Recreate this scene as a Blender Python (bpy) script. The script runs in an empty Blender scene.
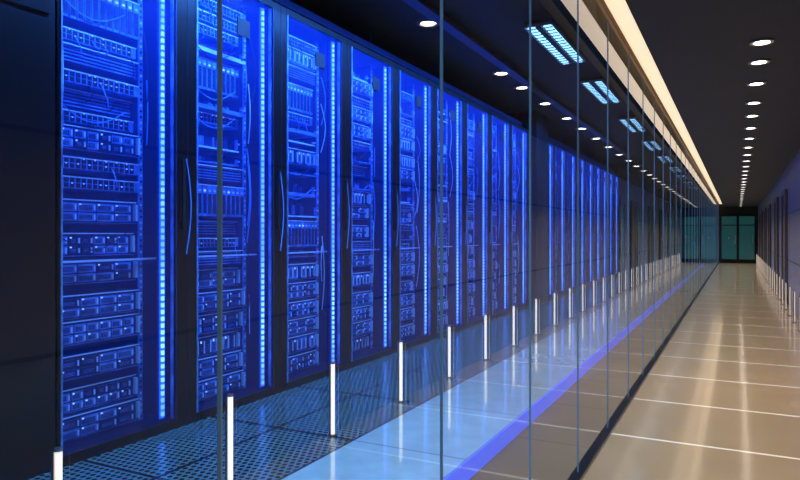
import bpy, math, random
from mathutils import Vector
K=0.8
sc=bpy.context.scene
try:
    sc.view_settings.view_transform='Standard'
except Exception: pass
# ---------------------------------------------------------------- materials
def newmat(n):
    m=bpy.data.materials.new(n); m.use_nodes=True
    nt=m.node_tree; b=nt.nodes.get('Principled BSDF'); return m,nt,b
def pm(n,col,rough=.5,metal=0,em=None,es=0,noise=0,nscale=8):
    m,nt,b=newmat(n)
    b.inputs['Base Color'].default_value=(*col,1); b.inputs['Roughness'].default_value=rough
    b.inputs['Metallic'].default_value=metal
    if em: b.inputs['Emission Color'].default_value=(*em,1); b.inputs['Emission Strength'].default_value=es
    if noise:
        tc=nt.nodes.new('ShaderNodeTexCoord'); no=nt.nodes.new('ShaderNodeTexNoise'); no.inputs['Scale'].default_value=nscale
        no.inputs['Detail'].default_value=5
        nt.links.new(tc.outputs['Object'],no.inputs['Vector'])
        mr=nt.nodes.new('ShaderNodeMapRange'); mr.inputs['To Min'].default_value=1-noise; mr.inputs['To Max'].default_value=1+noise
        mr.inputs['From Min'].default_value=.3; mr.inputs['From Max'].default_value=.7
        nt.links.new(no.outputs['Fac'],mr.inputs['Value'])
        vm=nt.nodes.new('ShaderNodeVectorMath'); vm.operation='SCALE'; vm.inputs[0].default_value=col
        nt.links.new(mr.outputs[0],vm.inputs['Scale']); nt.links.new(vm.outputs[0],b.inputs['Base Color'])
    return m
def math_(nt,op,a,b=None,c=None):
    n=nt.nodes.new('ShaderNodeMath'); n.operation=op
    for i,v in enumerate((a,b,c)):
        if v is None: continue
        if isinstance(v,(int,float)): n.inputs[i].default_value=v
        else: nt.links.new(v,n.inputs[i])
    return n.outputs[0]
def obj_xyz(nt):
    tc=nt.nodes.new('ShaderNodeTexCoord'); s=nt.nodes.new('ShaderNodeSeparateXYZ')
    nt.links.new(tc.outputs['Object'],s.inputs[0]); return tc,s.outputs
def mixc(nt,f,a,b):
    n=nt.nodes.new('ShaderNodeMix'); n.data_type='RGBA'
    if isinstance(f,(int,float)): n.inputs[0].default_value=f
    else: nt.links.new(f,n.inputs[0])
    for i,v in ((6,a),(7,b)):
        if isinstance(v,tuple): n.inputs[i].default_value=(*v,1)
        else: nt.links.new(v,n.inputs[i])
    return n.outputs[2]
def line_mask(nt,coord,pitch,off,w):
    t=math_(nt,'SUBTRACT',coord,off*K); t=math_(nt,'DIVIDE',t,pitch*K); t=math_(nt,'FRACT',t)
    t=math_(nt,'SUBTRACT',t,.5); t=math_(nt,'ABSOLUTE',t)
    return math_(nt,'GREATER_THAN',t,.5-w/pitch/2)
def tile_mat(n,col,grout,px,ox,py,oy,w,rough,noise=.12,ns=3,metal=0,spec=.5,coat=0,cr=.1):
    m,nt,b=newmat(n); tc,o=obj_xyz(nt)
    mk=line_mask(nt,o[1],py,oy,w)
    if px: mk=math_(nt,'MAXIMUM',mk,line_mask(nt,o[0],px,ox,w))
    no=nt.nodes.new('ShaderNodeTexNoise'); no.inputs['Scale'].default_value=ns; no.inputs['Detail'].default_value=6
    nt.links.new(tc.outputs['Object'],no.inputs['Vector'])
    tid=math_(nt,'FLOOR',math_(nt,'DIVIDE',math_(nt,'SUBTRACT',o[1],(oy)*K),py*K))
    wn=nt.nodes.new('ShaderNodeTexWhiteNoise'); wn.noise_dimensions='1D'; nt.links.new(tid,wn.inputs['W'])
    f=math_(nt,'ADD',math_(nt,'MULTIPLY',no.outputs['Fac'],.8),math_(nt,'MULTIPLY',wn.outputs['Value'],.2))
    c=mixc(nt,f,tuple(v*(1-noise*2) for v in col),tuple(v*(1+noise*2) for v in col))
    nt.links.new(mixc(nt,mk,c,grout),b.inputs['Base Color'])
    r=math_(nt,'MULTIPLY_ADD',no.outputs['Fac'],.12,rough-.06); nt.links.new(math_(nt,'MULTIPLY_ADD',mk,.3,r),b.inputs['Roughness'])
    b.inputs['Metallic'].default_value=metal; b.inputs['Specular IOR Level'].default_value=spec
    b.inputs['Coat Weight'].default_value=coat; b.inputs['Coat Roughness'].default_value=cr; b.inputs['Coat IOR'].default_value=1.6
    return m
black=pm('black_satin',(.003,.004,.006),.3)
blackpanel=pm('black_panel',(.005,.006,.010),.3,noise=.3,nscale=2)
darkceil=pm('dark_ceiling_paint',(.015,.0135,.0135),.7,noise=.15,nscale=3)
intceil=pm('interior_ceiling',(.003,.004,.006),.7,noise=.2)
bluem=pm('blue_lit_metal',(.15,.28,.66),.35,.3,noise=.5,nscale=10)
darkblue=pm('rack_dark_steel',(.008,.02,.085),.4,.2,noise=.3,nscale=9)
edge=pm('bright_edge_steel',(.8,.9,1),.3,.2)
cable=pm('network_cable',(.12,.35,.9),.5)
cablek=pm('black_cable',(.003,.005,.010),.5)
led=pm('status_led',(.1,.3,1),.4,em=(.3,.55,1),es=1.8)
steel=pm('brushed_steel',(.45,.45,.48),.3,1)
white_em=pm('bollard_lamp',(1,.9,.75),.4,em=(1,.87,.74),es=1.05)
white_dim=pm('bollard_lamp_soft',(1,.9,.75),.4,em=(1,.85,.66),es=.5)
tube_em=pm('cool_tube',(.6,.9,1),.4,em=(.26,.60,1),es=3.6)
down_em=pm('downlight_lens',(1,.9,.8),.4,em=(1,.88,.7),es=20)
cove_em=pm('cove_diffuser',(1,.9,.7),.5,em=(1,.76,.5),es=.9)
tan=pm('tan_fascia',(.36,.26,.18),.5,noise=.1)
blueedge=pm('blue_edge_light',(.02,.1,.7),.4,em=(.004,.09,1),es=1.0)
channel=pm('glass_channel',(.010,.008,.007),.35,.5)
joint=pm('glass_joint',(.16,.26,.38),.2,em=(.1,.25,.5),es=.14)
wallr=tile_mat('right_wall_panels',(.25,.235,.29),(.05,.05,.07),0,0,1.3,.2,.02,.32,.08,4)
wood=pm('brown_door',(.17,.11,.075),.35,noise=.2,nscale=5)
teal=pm('teal_glass',(.01,.05,.06),.12,em=(.03,.15,.15),es=.24,noise=.3,nscale=1)  # emission painted in for the lit space behind the door glass
greyp=pm('grey_partition',(.09,.09,.10),.35,noise=.15)
halo=pm('led_bloom_halo',(.03,.1,.5),.4,em=(.006,.10,1),es=.95)  # painted bloom: blue glow either side of the LED strip
m,nt,b=newmat('blue_led_strip'); tc,o=obj_xyz(nt)
t=math_(nt,'FRACT',math_(nt,'DIVIDE',o[2],.052*K)); t=math_(nt,'ABSOLUTE',math_(nt,'SUBTRACT',t,.5))
mk=math_(nt,'LESS_THAN',t,.32)
no=nt.nodes.new('ShaderNodeTexNoise'); no.inputs['Scale'].default_value=3; nt.links.new(tc.outputs['Object'],no.inputs['Vector'])
g=nt.nodes.new('ShaderNodeMapRange'); g.inputs[1].default_value=.35; g.inputs[2].default_value=.6; nt.links.new(no.outputs['Fac'],g.inputs[0])
mk2=math_(nt,'MULTIPLY',mk,math_(nt,'MULTIPLY_ADD',g.outputs[0],.5,.5))
nt.links.new(mixc(nt,mk2,(.03,.2,1),(.2,.45,1)),b.inputs['Emission Color'])
nt.links.new(math_(nt,'MULTIPLY_ADD',mk2,2.2,1.4),b.inputs['Emission Strength']); b.inputs['Base Color'].default_value=(.05,.1,.4,1)
strip=m
strip2=pm('inner_fill_strip',(.05,.1,.5),.4,em=(.04,.17,1),es=11)  # added glow strip, mostly hidden, brightens the server faces
m,nt,b=newmat('rack_door_glass'); out=nt.nodes['Material Output']
tr=nt.nodes.new('ShaderNodeBsdfTransparent'); tr.inputs[0].default_value=(.86,.92,1,1)
b.inputs['Base Color'].default_value=(.02,.10,.65,1); b.inputs['Roughness'].default_value=.12
mx=nt.nodes.new('ShaderNodeMixShader'); mx.inputs[0].default_value=.085
nt.links.new(tr.outputs[0],mx.inputs[1]); nt.links.new(b.outputs[0],mx.inputs[2]); nt.links.new(mx.outputs[0],out.inputs[0])
doorg=m
m,nt,b=newmat('partition_glass'); out=nt.nodes['Material Output']
ge=nt.nodes.new('ShaderNodeNewGeometry'); dt=nt.nodes.new('ShaderNodeVectorMath'); dt.operation='DOT_PRODUCT'
nt.links.new(ge.outputs['Incoming'],dt.inputs[0]); nt.links.new(ge.outputs['Normal'],dt.inputs[1])
c=math_(nt,'ABSOLUTE',dt.outputs['Value']); c=math_(nt,'SUBTRACT',1.0,c); c=math_(nt,'POWER',c,3.6)
r=math_(nt,'MULTIPLY_ADD',c,.9,.06)
tr=nt.nodes.new('ShaderNodeBsdfTransparent'); tr.inputs[0].default_value=(.94,.97,.98,1)
gl=nt.nodes.new('ShaderNodeBsdfGlossy'); gl.inputs['Roughness'].default_value=0.0; gl.inputs['Color'].default_value=(1,1,1,1)
mx=nt.nodes.new('ShaderNodeMixShader'); nt.links.new(r,mx.inputs[0])
nt.links.new(tr.outputs[0],mx.inputs[1]); nt.links.new(gl.outputs[0],mx.inputs[2]); nt.links.new(mx.outputs[0],out.inputs[0])
glass=m
# floors
floor_c=tile_mat('corridor_stone_tile',(.43,.295,.17),(1,.9,.72),0,0,1.186,.35,.030,.34,.10,2.2,spec=.6,coat=1.0,cr=.11)
strip_f=tile_mat('pale_floor_tile',(.36,.50,.60),(.04,.11,.22),.885,-1.6,1.186,.5,.018,.16,.16,6,coat=1.0,cr=.07)
rec_f=tile_mat('dark_brown_tile',(.11,.06,.03),(.04,.025,.015),0,0,1.186,.35,.015,.4,.1,4,spec=.15)
m,nt,b=newmat('perforated_floor_tile'); tc,o=obj_xyz(nt)
def cell(v,p,offn=None):
    a=math_(nt,'DIVIDE',v,p*K)
    if offn is not None: a=math_(nt,'ADD',a,offn)
    return math_(nt,'SUBTRACT',math_(nt,'FRACT',a),.5)
p=.05
row=math_(nt,'FLOOR',math_(nt,'DIVIDE',o[1],p*K)); par=math_(nt,'MULTIPLY',math_(nt,'MODULO',row,2.0),.5)
cx=cell(o[0],p,par); cy=cell(o[1],p)
d=math_(nt,'SQRT',math_(nt,'ADD',math_(nt,'MULTIPLY',cx,cx),math_(nt,'MULTIPLY',cy,cy)))
hole=math_(nt,'LESS_THAN',d,.34)
col=mixc(nt,hole,(.14,.29,.34),(.002,.005,.010))
ln=math_(nt,'MAXIMUM',line_mask(nt,o[1],1.186,.5,.03),line_mask(nt,o[0],.7,-2.485,.03))
col=mixc(nt,ln,col,(.01,.02,.03)); nt.links.new(col,b.inputs['Base Color'])
b.inputs['Metallic'].default_value=.5; b.inputs['Roughness'].default_value=.2
perf=m
# ---------------------------------------------------------------- mesh builder
class MB:
    def __init__(s): s.v=[];s.f=[];s.mi=[];s.mats=[]
    def mat(s,m):
        if m not in s.mats: s.mats.append(m)
        return s.mats.index(m)
    def box(s,x0,x1,y0,y1,z0,z1,m):
        n=len(s.v); i=s.mat(m)
        s.v+=[(x0,y0,z0),(x1,y0,z0),(x1,y1,z0),(x0,y1,z0),(x0,y0,z1),(x1,y0,z1),(x1,y1,z1),(x0,y1,z1)]
        for q in ((0,3,2,1),(4,5,6,7),(0,1,5,4),(1,2,6,5),(2,3,7,6),(3,0,4,7)):
            s.f.append(tuple(n+k for k in q)); s.mi.append(i)
    def quad(s,a,b,c,d,m):
        n=len(s.v); s.v+=[a,b,c,d]; s.f.append((n,n+1,n+2,n+3)); s.mi.append(s.mat(m))
    def cyl(s,cx,cy,z0,z1,r,m,n=20,r2=None):
        r2=r if r2 is None else r2; b=len(s.v); i=s.mat(m)
        for k in range(n):
            a=2*math.pi*k/n; s.v.append((cx+r*math.cos(a),cy+r*math.sin(a),z0)); s.v.append((cx+r2*math.cos(a),cy+r2*math.sin(a),z1))
        for k in range(n):
            j=(k+1)%n; s.f.append((b+2*k,b+2*j,b+2*j+1,b+2*k+1)); s.mi.append(i)
        s.f.append(tuple(b+2*k for k in reversed(range(n)))); s.mi.append(i)
        s.f.append(tuple(b+2*k+1 for k in range(n))); s.mi.append(i)
    def ring(s,cx,cy,z0,z1,ri,ro,m,n=28):
        b=len(s.v); i=s.mat(m)
        for k in range(n):
            a=2*math.pi*k/n; c,t=math.cos(a),math.sin(a)
            s.v+=[(cx+ri*c,cy+ri*t,z0),(cx+ro*c,cy+ro*t,z0),(cx+ro*c,cy+ro*t,z1),(cx+ri*c,cy+ri*t,z1)]
        for k in range(n):
            j=(k+1)%n
            for q in range(4):
                w=(q+1)%4; s.f.append((b+4*k+q,b+4*k+w,b+4*j+w,b+4*j+q)); s.mi.append(i)
    def tube(s,pts,r,m,n=6):
        b=len(s.v); i=s.mat(m)
        for k,p in enumerate(pts):
            p=Vector(p); d=(Vector(pts[min(k+1,len(pts)-1)])-Vector(pts[max(k-1,0)])).normalized()
            u=d.cross(Vector((1,0.1,0))); u=u.normalized() if u.length>1e-4 else Vector((0,0,1)); w=d.cross(u)
            for q in range(n):
                a=2*math.pi*q/n; s.v.append(tuple(p+u*(r*math.cos(a))+w*(r*math.sin(a))))
        for k in range(len(pts)-1):
            for q in range(n):
                j=(q+1)%n; s.f.append((b+k*n+q,b+k*n+j,b+(k+1)*n+j,b+(k+1)*n+q)); s.mi.append(i)
    def mesh(s,name):
        me=bpy.data.meshes.new(name); me.from_pydata([(a*K,b*K,c*K) for a,b,c in s.v],[],s.f)
        for m in s.mats: me.materials.append(m)
        for p,i in zip(me.polygons,s.mi): p.material_index=i
        me.update(); return me
    def obj(s,name,loc=(0,0,0)):
        return place(s.mesh(name),name,loc)
def place(me,name,loc=(0,0,0)):
    o=bpy.data.objects.new(name,me); sc.collection.objects.link(o); o.location=[c*K for c in loc]; return o
def simple(name,b,m):
    k=MB(); k.box(*b,m); return k.obj(name)
def lamp(name,typ,loc,rot,energy,col,parent=None,**kw):
    l=bpy.data.lights.new(name,typ); l.energy=energy; l.color=col
    for a,v in kw.items(): setattr(l,a,v)
    o=bpy.data.objects.new(name,l); sc.collection.objects.link(o); o.rotation_euler=rot
    if parent: o.parent=parent
    o.location=[c*K for c in loc]
    return o
YB,YE=-2.0,39.2; XR=.98; XG=-.88; ZC=3.0; ZI=4.1
# ---------------------------------------------------------------- shell
simple('floor_corridor',(XG,XR,YB,YE,-.1,0),floor_c)
simple('floor_recess',(-1.6,XG,YB,YE,-.2,-.13),rec_f)
simple('floor_walkway',(-2.485,-1.6,YB,YE,-.2,0),strip_f)
simple('floor_perforated',(-4.95,-2.485,YB,YE,-.2,0),perf)
k=MB(); k.box(-1.6,-1.585,YB,YE,-.13,.002,blueedge); k.obj('trim_1')
simple('ceiling_corridor',(-.635,XR,YB,YE,ZC,ZC+.1),darkceil)
simple('ceiling_server_room',(-4.95,-1.0,YB,YE,ZI,ZI+.1),intceil)
k=MB(); k.box(-1.0,XG-.0,YB,YE,ZC,ZI+.1,tan); k.box(XG,-.635,YB,YE,ZC+.19,ZC+.24,tan); k.obj('trim_2')
k=MB(); k.box(-.84,-.645,YB+.02,YE-.02,ZC+.172,ZC+.188,cove_em); k.obj('cove_light')
k=MB(); k.box(-.91,-.85,YB,YE,0.0,.022,channel); k.box(-.85,-.843,YB,YE,0,.012,steel); k.obj('trim_3')
simple('wall_left',(-5.05,-4.95,YB,YE,-.2,ZI+.1),intceil)
simple('wall_back',(-5.05,XR+.1,YB-.1,YB,-.2,ZI+.1),darkceil)
k=MB(); k.box(XR,XR+.1,YB,YE,-.1,ZC+.1,wallr)
for z in (.95,1.95): k.box(XR-.003,XR,YB,YE,z,z+.02,channel)
k.obj('wall_right')
dn=1
for y in (16.4,19.7,24.0,27.5,31,34.5):
    k=MB(); a=XR-.006
    k.box(a-.05,a,y,y+.08,0,2.4,greyp); k.box(a-.05,a,y+1.2,y+1.28,0,2.4,greyp); k.box(a-.05,a,y,y+1.28,2.4,2.5,greyp)
    k.box(a-.02,a,y+.08,y+1.2,0.01,2.4,wood)
    k.box(a-.045,a-.02,y+.2,y+.23,1.0,1.5,steel)
    k.obj('door_%d'%dn); dn+=1
k=MB(); k.box(-5.05,XR+.1,YE,YE+.1,-.2,ZI+.1,darkceil)
k.obj('wall_far')
for x0 in (-3.6,-2.75,-1.75,-.74,.1):
    k=MB()
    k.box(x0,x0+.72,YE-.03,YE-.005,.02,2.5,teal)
    k.box(x0-.03,x0,YE-.05,YE-.005,0,2.6,channel); k.box(x0+.72,x0+.75,YE-.05,YE-.005,0,2.6,channel)
    k.box(x0,x0+.72,YE-.05,YE-.005,2.5,2.6,channel); k.box(x0,x0+.72,YE-.05,YE-.03,2.0,2.05,channel)
    k.box(x0+.62,x0+.66,YE-.07,YE-.03,1.0,1.5,steel)
    k.box(x0+.32,x0+.38,YE-.045,YE-.03,1.3,1.4,steel)
    k.box(x0,x0+.72,YE-.05,YE-.03,.02,.2,channel)
    k.obj('door_%d'%dn); dn+=1
# ---------------------------------------------------------------- glass wall
k=MB(); ys=[.947+1.053*n for n in range(-2,37)]; ys=[y for y in ys if y<YE-.3]
prev=YB+.02
for y in ys+[YE-.06]:
    k.quad((XG,prev+.001,.022),(XG,y-.001,.022),(XG,y-.001,ZC+.15),(XG,prev+.001,ZC+.15),glass); prev=y
for y in ys:
    k.box(XG-.005,XG+.005,y-.0022,y+.0022,.022,ZC+.15,joint)
k.obj('glass_partition')
# ---------------------------------------------------------------- racks
H=3.69; P=1.186
def rack_mesh(seed):
    R=random.Random(seed); k=MB(); W=1.0; ox=-.14
    k.box(-.95,-.93,.0,P-.004,0,H,black)
    k.box(-.95,.05,.0,.018,0,H,black)
    k.box(-.95,.06,W,P-.004,0,H,black)
    k.box(-.95,.06,.0,P-.004,0,.07,black); k.box(-.95,.06,.0,P-.004,H-.06,H,black)
    k.box(-.6,-.58,.02,W,.07,H-.06,darkblue)
    k.box(.044,.050,.02,W-.02,.075,H-.065,doorg)
    k.box(.035,.062,.018,.030,.07,H-.06,bluem); k.box(.035,.062,W-.02,W-.006,.07,H-.06,darkblue)
    k.box(.06,.064,W+.1,W+.104,.05,H,darkblue)
    k.box(.06,.09,W+.03,W+.055,1.55,2.1,cablek); k.box(.06,.075,W+.015,W+.07,1.6,2.05,cablek)
    if R.random()<.7: k.tube([(.07,W+.08+.05*math.sin(t/14*math.pi),1.35+.75*t/14) for t in range(15)],.005,cable)
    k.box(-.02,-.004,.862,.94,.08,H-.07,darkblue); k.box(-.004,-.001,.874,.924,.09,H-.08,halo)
    k.box(0.0,.016,.888,.910,.1,H-.09,strip)
    k.box(-.04,-.03,.022,.028,.1,H-.09,strip2)
    k.box(.02,.05,W-.035,W-.028,.08,H-.07,bluem)
    for y0 in (.05,.80):
        k.box(ox-.01,ox+.0,y0,y0+.04,.08,H-.07,bluem)
        k.box(ox-.2,ox-.01,y0,y0+.008,.08,H-.07,darkblue)
        z=.1
        while z<H-.1:
            k.box(ox+.0,ox+.004,y0+.012,y0+.028,z,z+.018,cablek if R.random()<.5 else edge); z+=.045
    y0,y1=.095,.80
    z=.09
    while z<H-.22:
        f=ox-R.choice([0,0,.0,.03,.06])
        if z<1.2 or R.random()<.2:
            h=.165
            k.box(-.55,f,y0,y1,z,z+h,darkblue); k.box(f,f+.006,y0,y1,z+h-.008,z+h,edge); k.box(f,f+.005,y0,y1,z,z+.006,bluem)
            n=R.choice([4,6,8]); rows=2 if n<8 else 1; w=(y1-y0-.1)/n
            for a in range(n):
                for r in range(rows):
                    ya=y0+.05+a*w; za=z+.014+r*(h-.03)/rows; hh=(h-.03)/rows-.01
                    k.box(f,f+.012,ya+.006,ya+w-.006,za,za+hh,bluem if R.random()<.6 else darkblue)
                    k.box(f+.012,f+.015,ya+.014,ya+w-.04,za+hh*.2,za+hh*.75,cablek)
                    for q in range(3): k.box(f+.015,f+.016,ya+.018,ya+w-.045,za+hh*(.28+.16*q),za+hh*(.33+.16*q),bluem)
                    k.box(f+.012,f+.02,ya+w-.026,ya+w-.016,za+.01,za+hh-.01,edge)
                    if R.random()<.6: k.box(f+.012,f+.017,ya+.012,ya+.024,za+hh*.78,za+hh*.94,led)
            k.box(f,f+.03,y0+.008,y0+.026,z+.02,z+h-.02,edge); k.box(f,f+.03,y1-.026,y1-.008,z+.02,z+h-.02,edge)
            z+=h+R.choice([.015,.03,.07])
        else:
            t=R.random()
            if t<.36:
                h=.085; k.box(-.5,f,y0,y1,z,z+h,bluem); k.box(f,f+.005,y0,y1,z+h-.008,z+h,edge)
                for a in range(14):
                    ya=y0+.04+a*.045
                    for r in (0,1):
                        k.box(f,f+.004,ya,ya+.032,z+.008+r*.036,z+.038+r*.036,cablek)
                        if R.random()<.3: k.box(f+.002,f+.006,ya+.008,ya+.018,z+.034+r*.036,z+.041+r*.036,led)
                    if R.random()<.22:
                        L=R.uniform(.05,.2); dd=R.uniform(-.04,.06); k.tube([(f+.01+.04*math.sin(q/8*math.pi),ya+.01+dd*q/8,z+.03-L*math.sin(q/8*1.6)) for q in range(9)],.0035,R.choice([cable,cable,cablek]))
                z+=h+R.choice([.02,.05])
            elif t<.72:
                h=R.choice([.08,.11,.15,.2]); sl=R.choice([0,.0,.02])
                k.box(-.55,f,y0-.03,y1+.02,z,z+.010,bluem); k.box(f,f+.010,y0-.03,y1+.02,z-.003,z+.012+sl,edge if R.random()<.6 else bluem)
                k.box(-.5,-.28,y0+.03,y1-.05,z+.012,z+h*.75,darkblue)
                for a in range(R.randint(6,14)):
                    ya=R.uniform(y0+.03,y1-.08); k.box(-.28,-.27,ya,ya+R.uniform(.008,.05),z+.03,z+h*R.uniform(.4,.7),bluem)
                for sx in (y0-.02,y1-.04):
                    k.box(f-.01,f+.02,sx,sx+.05,z+h*.35,z+h*.35+.012,edge); k.box(f-.01,f+.02,sx,sx+.012,z+.02,z+h*.55,bluem)
                z+=h+.02
            elif t<.9:
                h=.13; k.box(-.4,f-.02,y0,y1,z,z+h,darkblue)
                for a in range(5): k.box(f-.02,f-.012,y0+.02,y1-.02,z+.012+a*.024,z+.020+a*.024,bluem)
                k.box(f-.02,f,y0-.02,y1+.01,z+h-.008,z+h,edge)
                z+=h+.03
            else:
                h=.28
                if z+h>H-.12: break
                k.box(-.5,f-.01,y0,y1,z,z+h,darkblue); n=12; w=(y1-y0)/n
                for a in range(n):
                    ya=y0+a*w; k.box(f-.01,f+.008,ya+.005,ya+w-.005,z+.01,z+h-.01,bluem)
                    k.box(f+.008,f+.013,ya+.012,ya+w-.012,z+.03,z+h-.08,cablek)
                    k.box(f+.008,f+.013,ya+.018,ya+w-.018,z+h-.06,z+h-.045,led if R.random()<.5 else edge)
                k.box(f,f+.014,y0,y1,z+h-.008,z+h,edge)
                z+=h+.04
    for n in range(9):
        ya=R.uniform(.06,.14) if R.random()<.4 else R.uniform(.76,.85); zb=R.uniform(.5,2.8); L=R.uniform(.3,.9); a=R.uniform(-.06,.06)
        k.tube([(ox+.04+.03*math.sin(t/16*math.pi),ya+a*math.sin(t/16*math.pi),zb+L*t/16) for t in range(17)],.0045,R.choice([cable,edge,cable,cablek]))
    for n in range(3):
        zb=R.uniform(1.3,3.2)
        k.tube([(ox+.03,y0+(y1-y0)*t/16*.8,zb-.12*math.sin(t/16*math.pi)) for t in range(17)],.004,R.choice([cable,cablek]))
    k.box(ox+.02,ox+.035,.02,W-.05,1.31,1.325,edge)
    k.box(.05,.06,.5,.66,3.25,3.4,cablek)
    return k.mesh('server_rack')
meshes=[rack_mesh(s) for s in (3,11,27,42,58,71)]
RX=-3.92; Y0=2.69; i=0
for n in range(9):
    place(meshes[i%6],'server_rack',(RX,Y0+n*P,0)); i+=1
for n in range(9):
    place(meshes[(i*2+n%2)%6],'server_rack',(RX,14.35+n*P,0)); i+=1
k=MB(); k.box(-4.95,-3.72,13.38,14.33,0,ZI,blackpanel); k.box(-3.72,-3.715,13.85,13.86,0,ZI,darkblue); k.obj('support_column')
k=MB()
for a in range(4):
    yb=2.685-1.15*(a+1)
    k.box(-4.9,-3.88,yb,yb+1.146,0,3.9,blackpanel)
    k.box(-3.88,-3.865,yb+.04,yb+.55,.1,2.85,black); k.box(-3.88,-3.865,yb+.58,yb+1.1,.1,2.85,black)
    k.box(-3.88,-3.86,yb+.04,yb+1.1,2.9,3.8,black); k.box(-3.865,-3.84,yb+.6,yb+.62,1.4,1.8,steel)
k.obj('utility_cabinet')
k=MB(); k.box(-4.9,-3.95,25.05,YE-.06,0,ZI,greyp)
for a in range(9):
    y=25.3+a*1.5; k.box(-3.95,-3.93,y,y+1.2,.02,2.6,teal if a%3==0 else wood); k.box(-3.95,-3.9,y-.06,y,0,2.7,channel); k.box(-3.93,-3.9,y+.1,y+.13,1,1.5,steel)
k.obj('wall_partition')
k=MB()
for x in (-4.35,-4.05): k.box(x,x+.02,2.7,25,3.80,3.88,darkblue)
y=2.8
while y<25: k.box(-4.35,-4.03,y,y+.03,3.80,3.815,darkblue); y+=.35
for y in range(3,25,2):
    for x in (-4.34,-4.05): k.box(x,x+.012,y,y+.012,3.88,ZI,darkblue)
R=random.Random(5)
for n in range(6):
    k.tube([(-4.28+.04*n+.01*math.sin(t*1.3+n),2.8+t*.5,3.835+.01*math.sin(t+n)) for t in range(44)],.014,R.choice([cable,cablek]))
k.obj('cable_tray')
k=MB(); k.box(-3.14,-3.0,2.4,25,3.98,4.04,black)  # made-up housing for the added blue fill over the racks
for y in range(3,25,3): k.box(-3.08,-3.06,y,y+.02,4.04,ZI,black)
fillbar=k.obj('rack_fill_housing')
for yc,L,E in ((8.2,11.2,480),(19.6,10.5,300)):
    lamp('rack_fill_lamp','AREA',(-3.07,yc,3.96),(0,math.radians(42),0),E,(.055,.24,1),fillbar,shape='RECTANGLE',size=.1,size_y=L*K,spread=math.radians(100))  # added blue fill aimed at the rack fronts
# ---------------------------------------------------------------- ceiling fixtures
k=MB(); L=1.85; W=.34
k.box(0,W,0,L,.05,.1,black); k.box(0,.015,0,L,0.02,.06,steel); k.box(W-.015,W,0,L,0.02,.06,steel)
k.box(0,W,0,.015,0.02,.06,steel); k.box(0,W,L-.015,L,0.02,.06,steel); k.box(W/2-.035,W/2+.035,.015,L-.015,.01,.06,black)
for x in (.075,W-.075): k.box(x-.036,x+.036,.03,L-.03,.012,.05,tube_em)
y=.06
while y<L-.03:
    for a,b_ in ((.015,W/2-.035),(W/2+.035,W-.015)): k.box(a,b_,y,y+.012,.004,.014,darkblue)
    y+=.12
for y in (.2,L-.2): k.box(W/2-.01,W/2+.01,y,y+.02,.1,.18,black)
fm=k.mesh('ceiling_light_fixture')
for y in (.9,4.2,7.48,10.62,14.4,18.1,21.8,25.5,29.2,32.9,36.5):
    o=place(fm,'ceiling_light_fixture',(-2.235,y,ZI-.18))
    lamp('fixture_lamp','AREA',(W/2,L/2,-.01),(0,0,0),42,(.27,.64,1),o,shape='RECTANGLE',size=.3*K,size_y=1.8*K,spread=math.radians(100))
# ---------------------------------------------------------------- downlights
k=MB(); k.cyl(0,0,-.004,0.0,.058,down_em); k.ring(0,0,-.014,0,.058,.085,steel)
dm=k.mesh('recessed_downlight')
dy=[.4,1.9,3.0,4.15,5.75,6.4,7.3,8.35,9.25,10.3]+[11.4+1.15*n for n in range(24)]
for y in dy:
    o=place(dm,'recessed_downlight',(.17,y,ZC-.001))
    lamp('downlight_lamp','SPOT',(0,0,-.03),(0,0,0),88,(1,.81,.55),o,spot_size=math.radians(85),spot_blend=1,shadow_soft_size=.05)
# ---------------------------------------------------------------- bollards
def boll(em,r):
    k=MB(); k.cyl(0,0,0,.012,.035,steel); k.cyl(0,0,.012,.535,r,em,16); k.cyl(0,0,.535,.55,r+.002,steel,16)
    k.box(-r-.006,-r*.3,-r-.004,-r*.2,.012,.535,steel)
    return k.mesh('bollard_light')
bi,bo=boll(white_em,.016),boll(white_dim,.011)
for n in range(33):
    y=1.875+1.109*n
    if y>YE-1: break
    place(bi,'bollard_light',(-2.69,y,0))
    place(bo,'bollard_light',(.87,y,0))
w=bpy.data.worlds.new('World'); sc.world=w; w.use_nodes=True
w.node_tree.nodes['Background'].inputs[0].default_value=(.02,.03,.06,1); w.node_tree.nodes['Background'].inputs[1].default_value=.1
cd=bpy.data.cameras.new('Camera'); cam=bpy.data.objects.new('Camera',cd); sc.collection.objects.link(cam); sc.camera=cam
cd.sensor_width=36; cd.lens=29.25; cd.shift_y=-5/800; cd.clip_start=.02
cam.location=(0,0,1.5*K); cam.rotation_euler=(math.pi/2,0,math.atan(337/650))
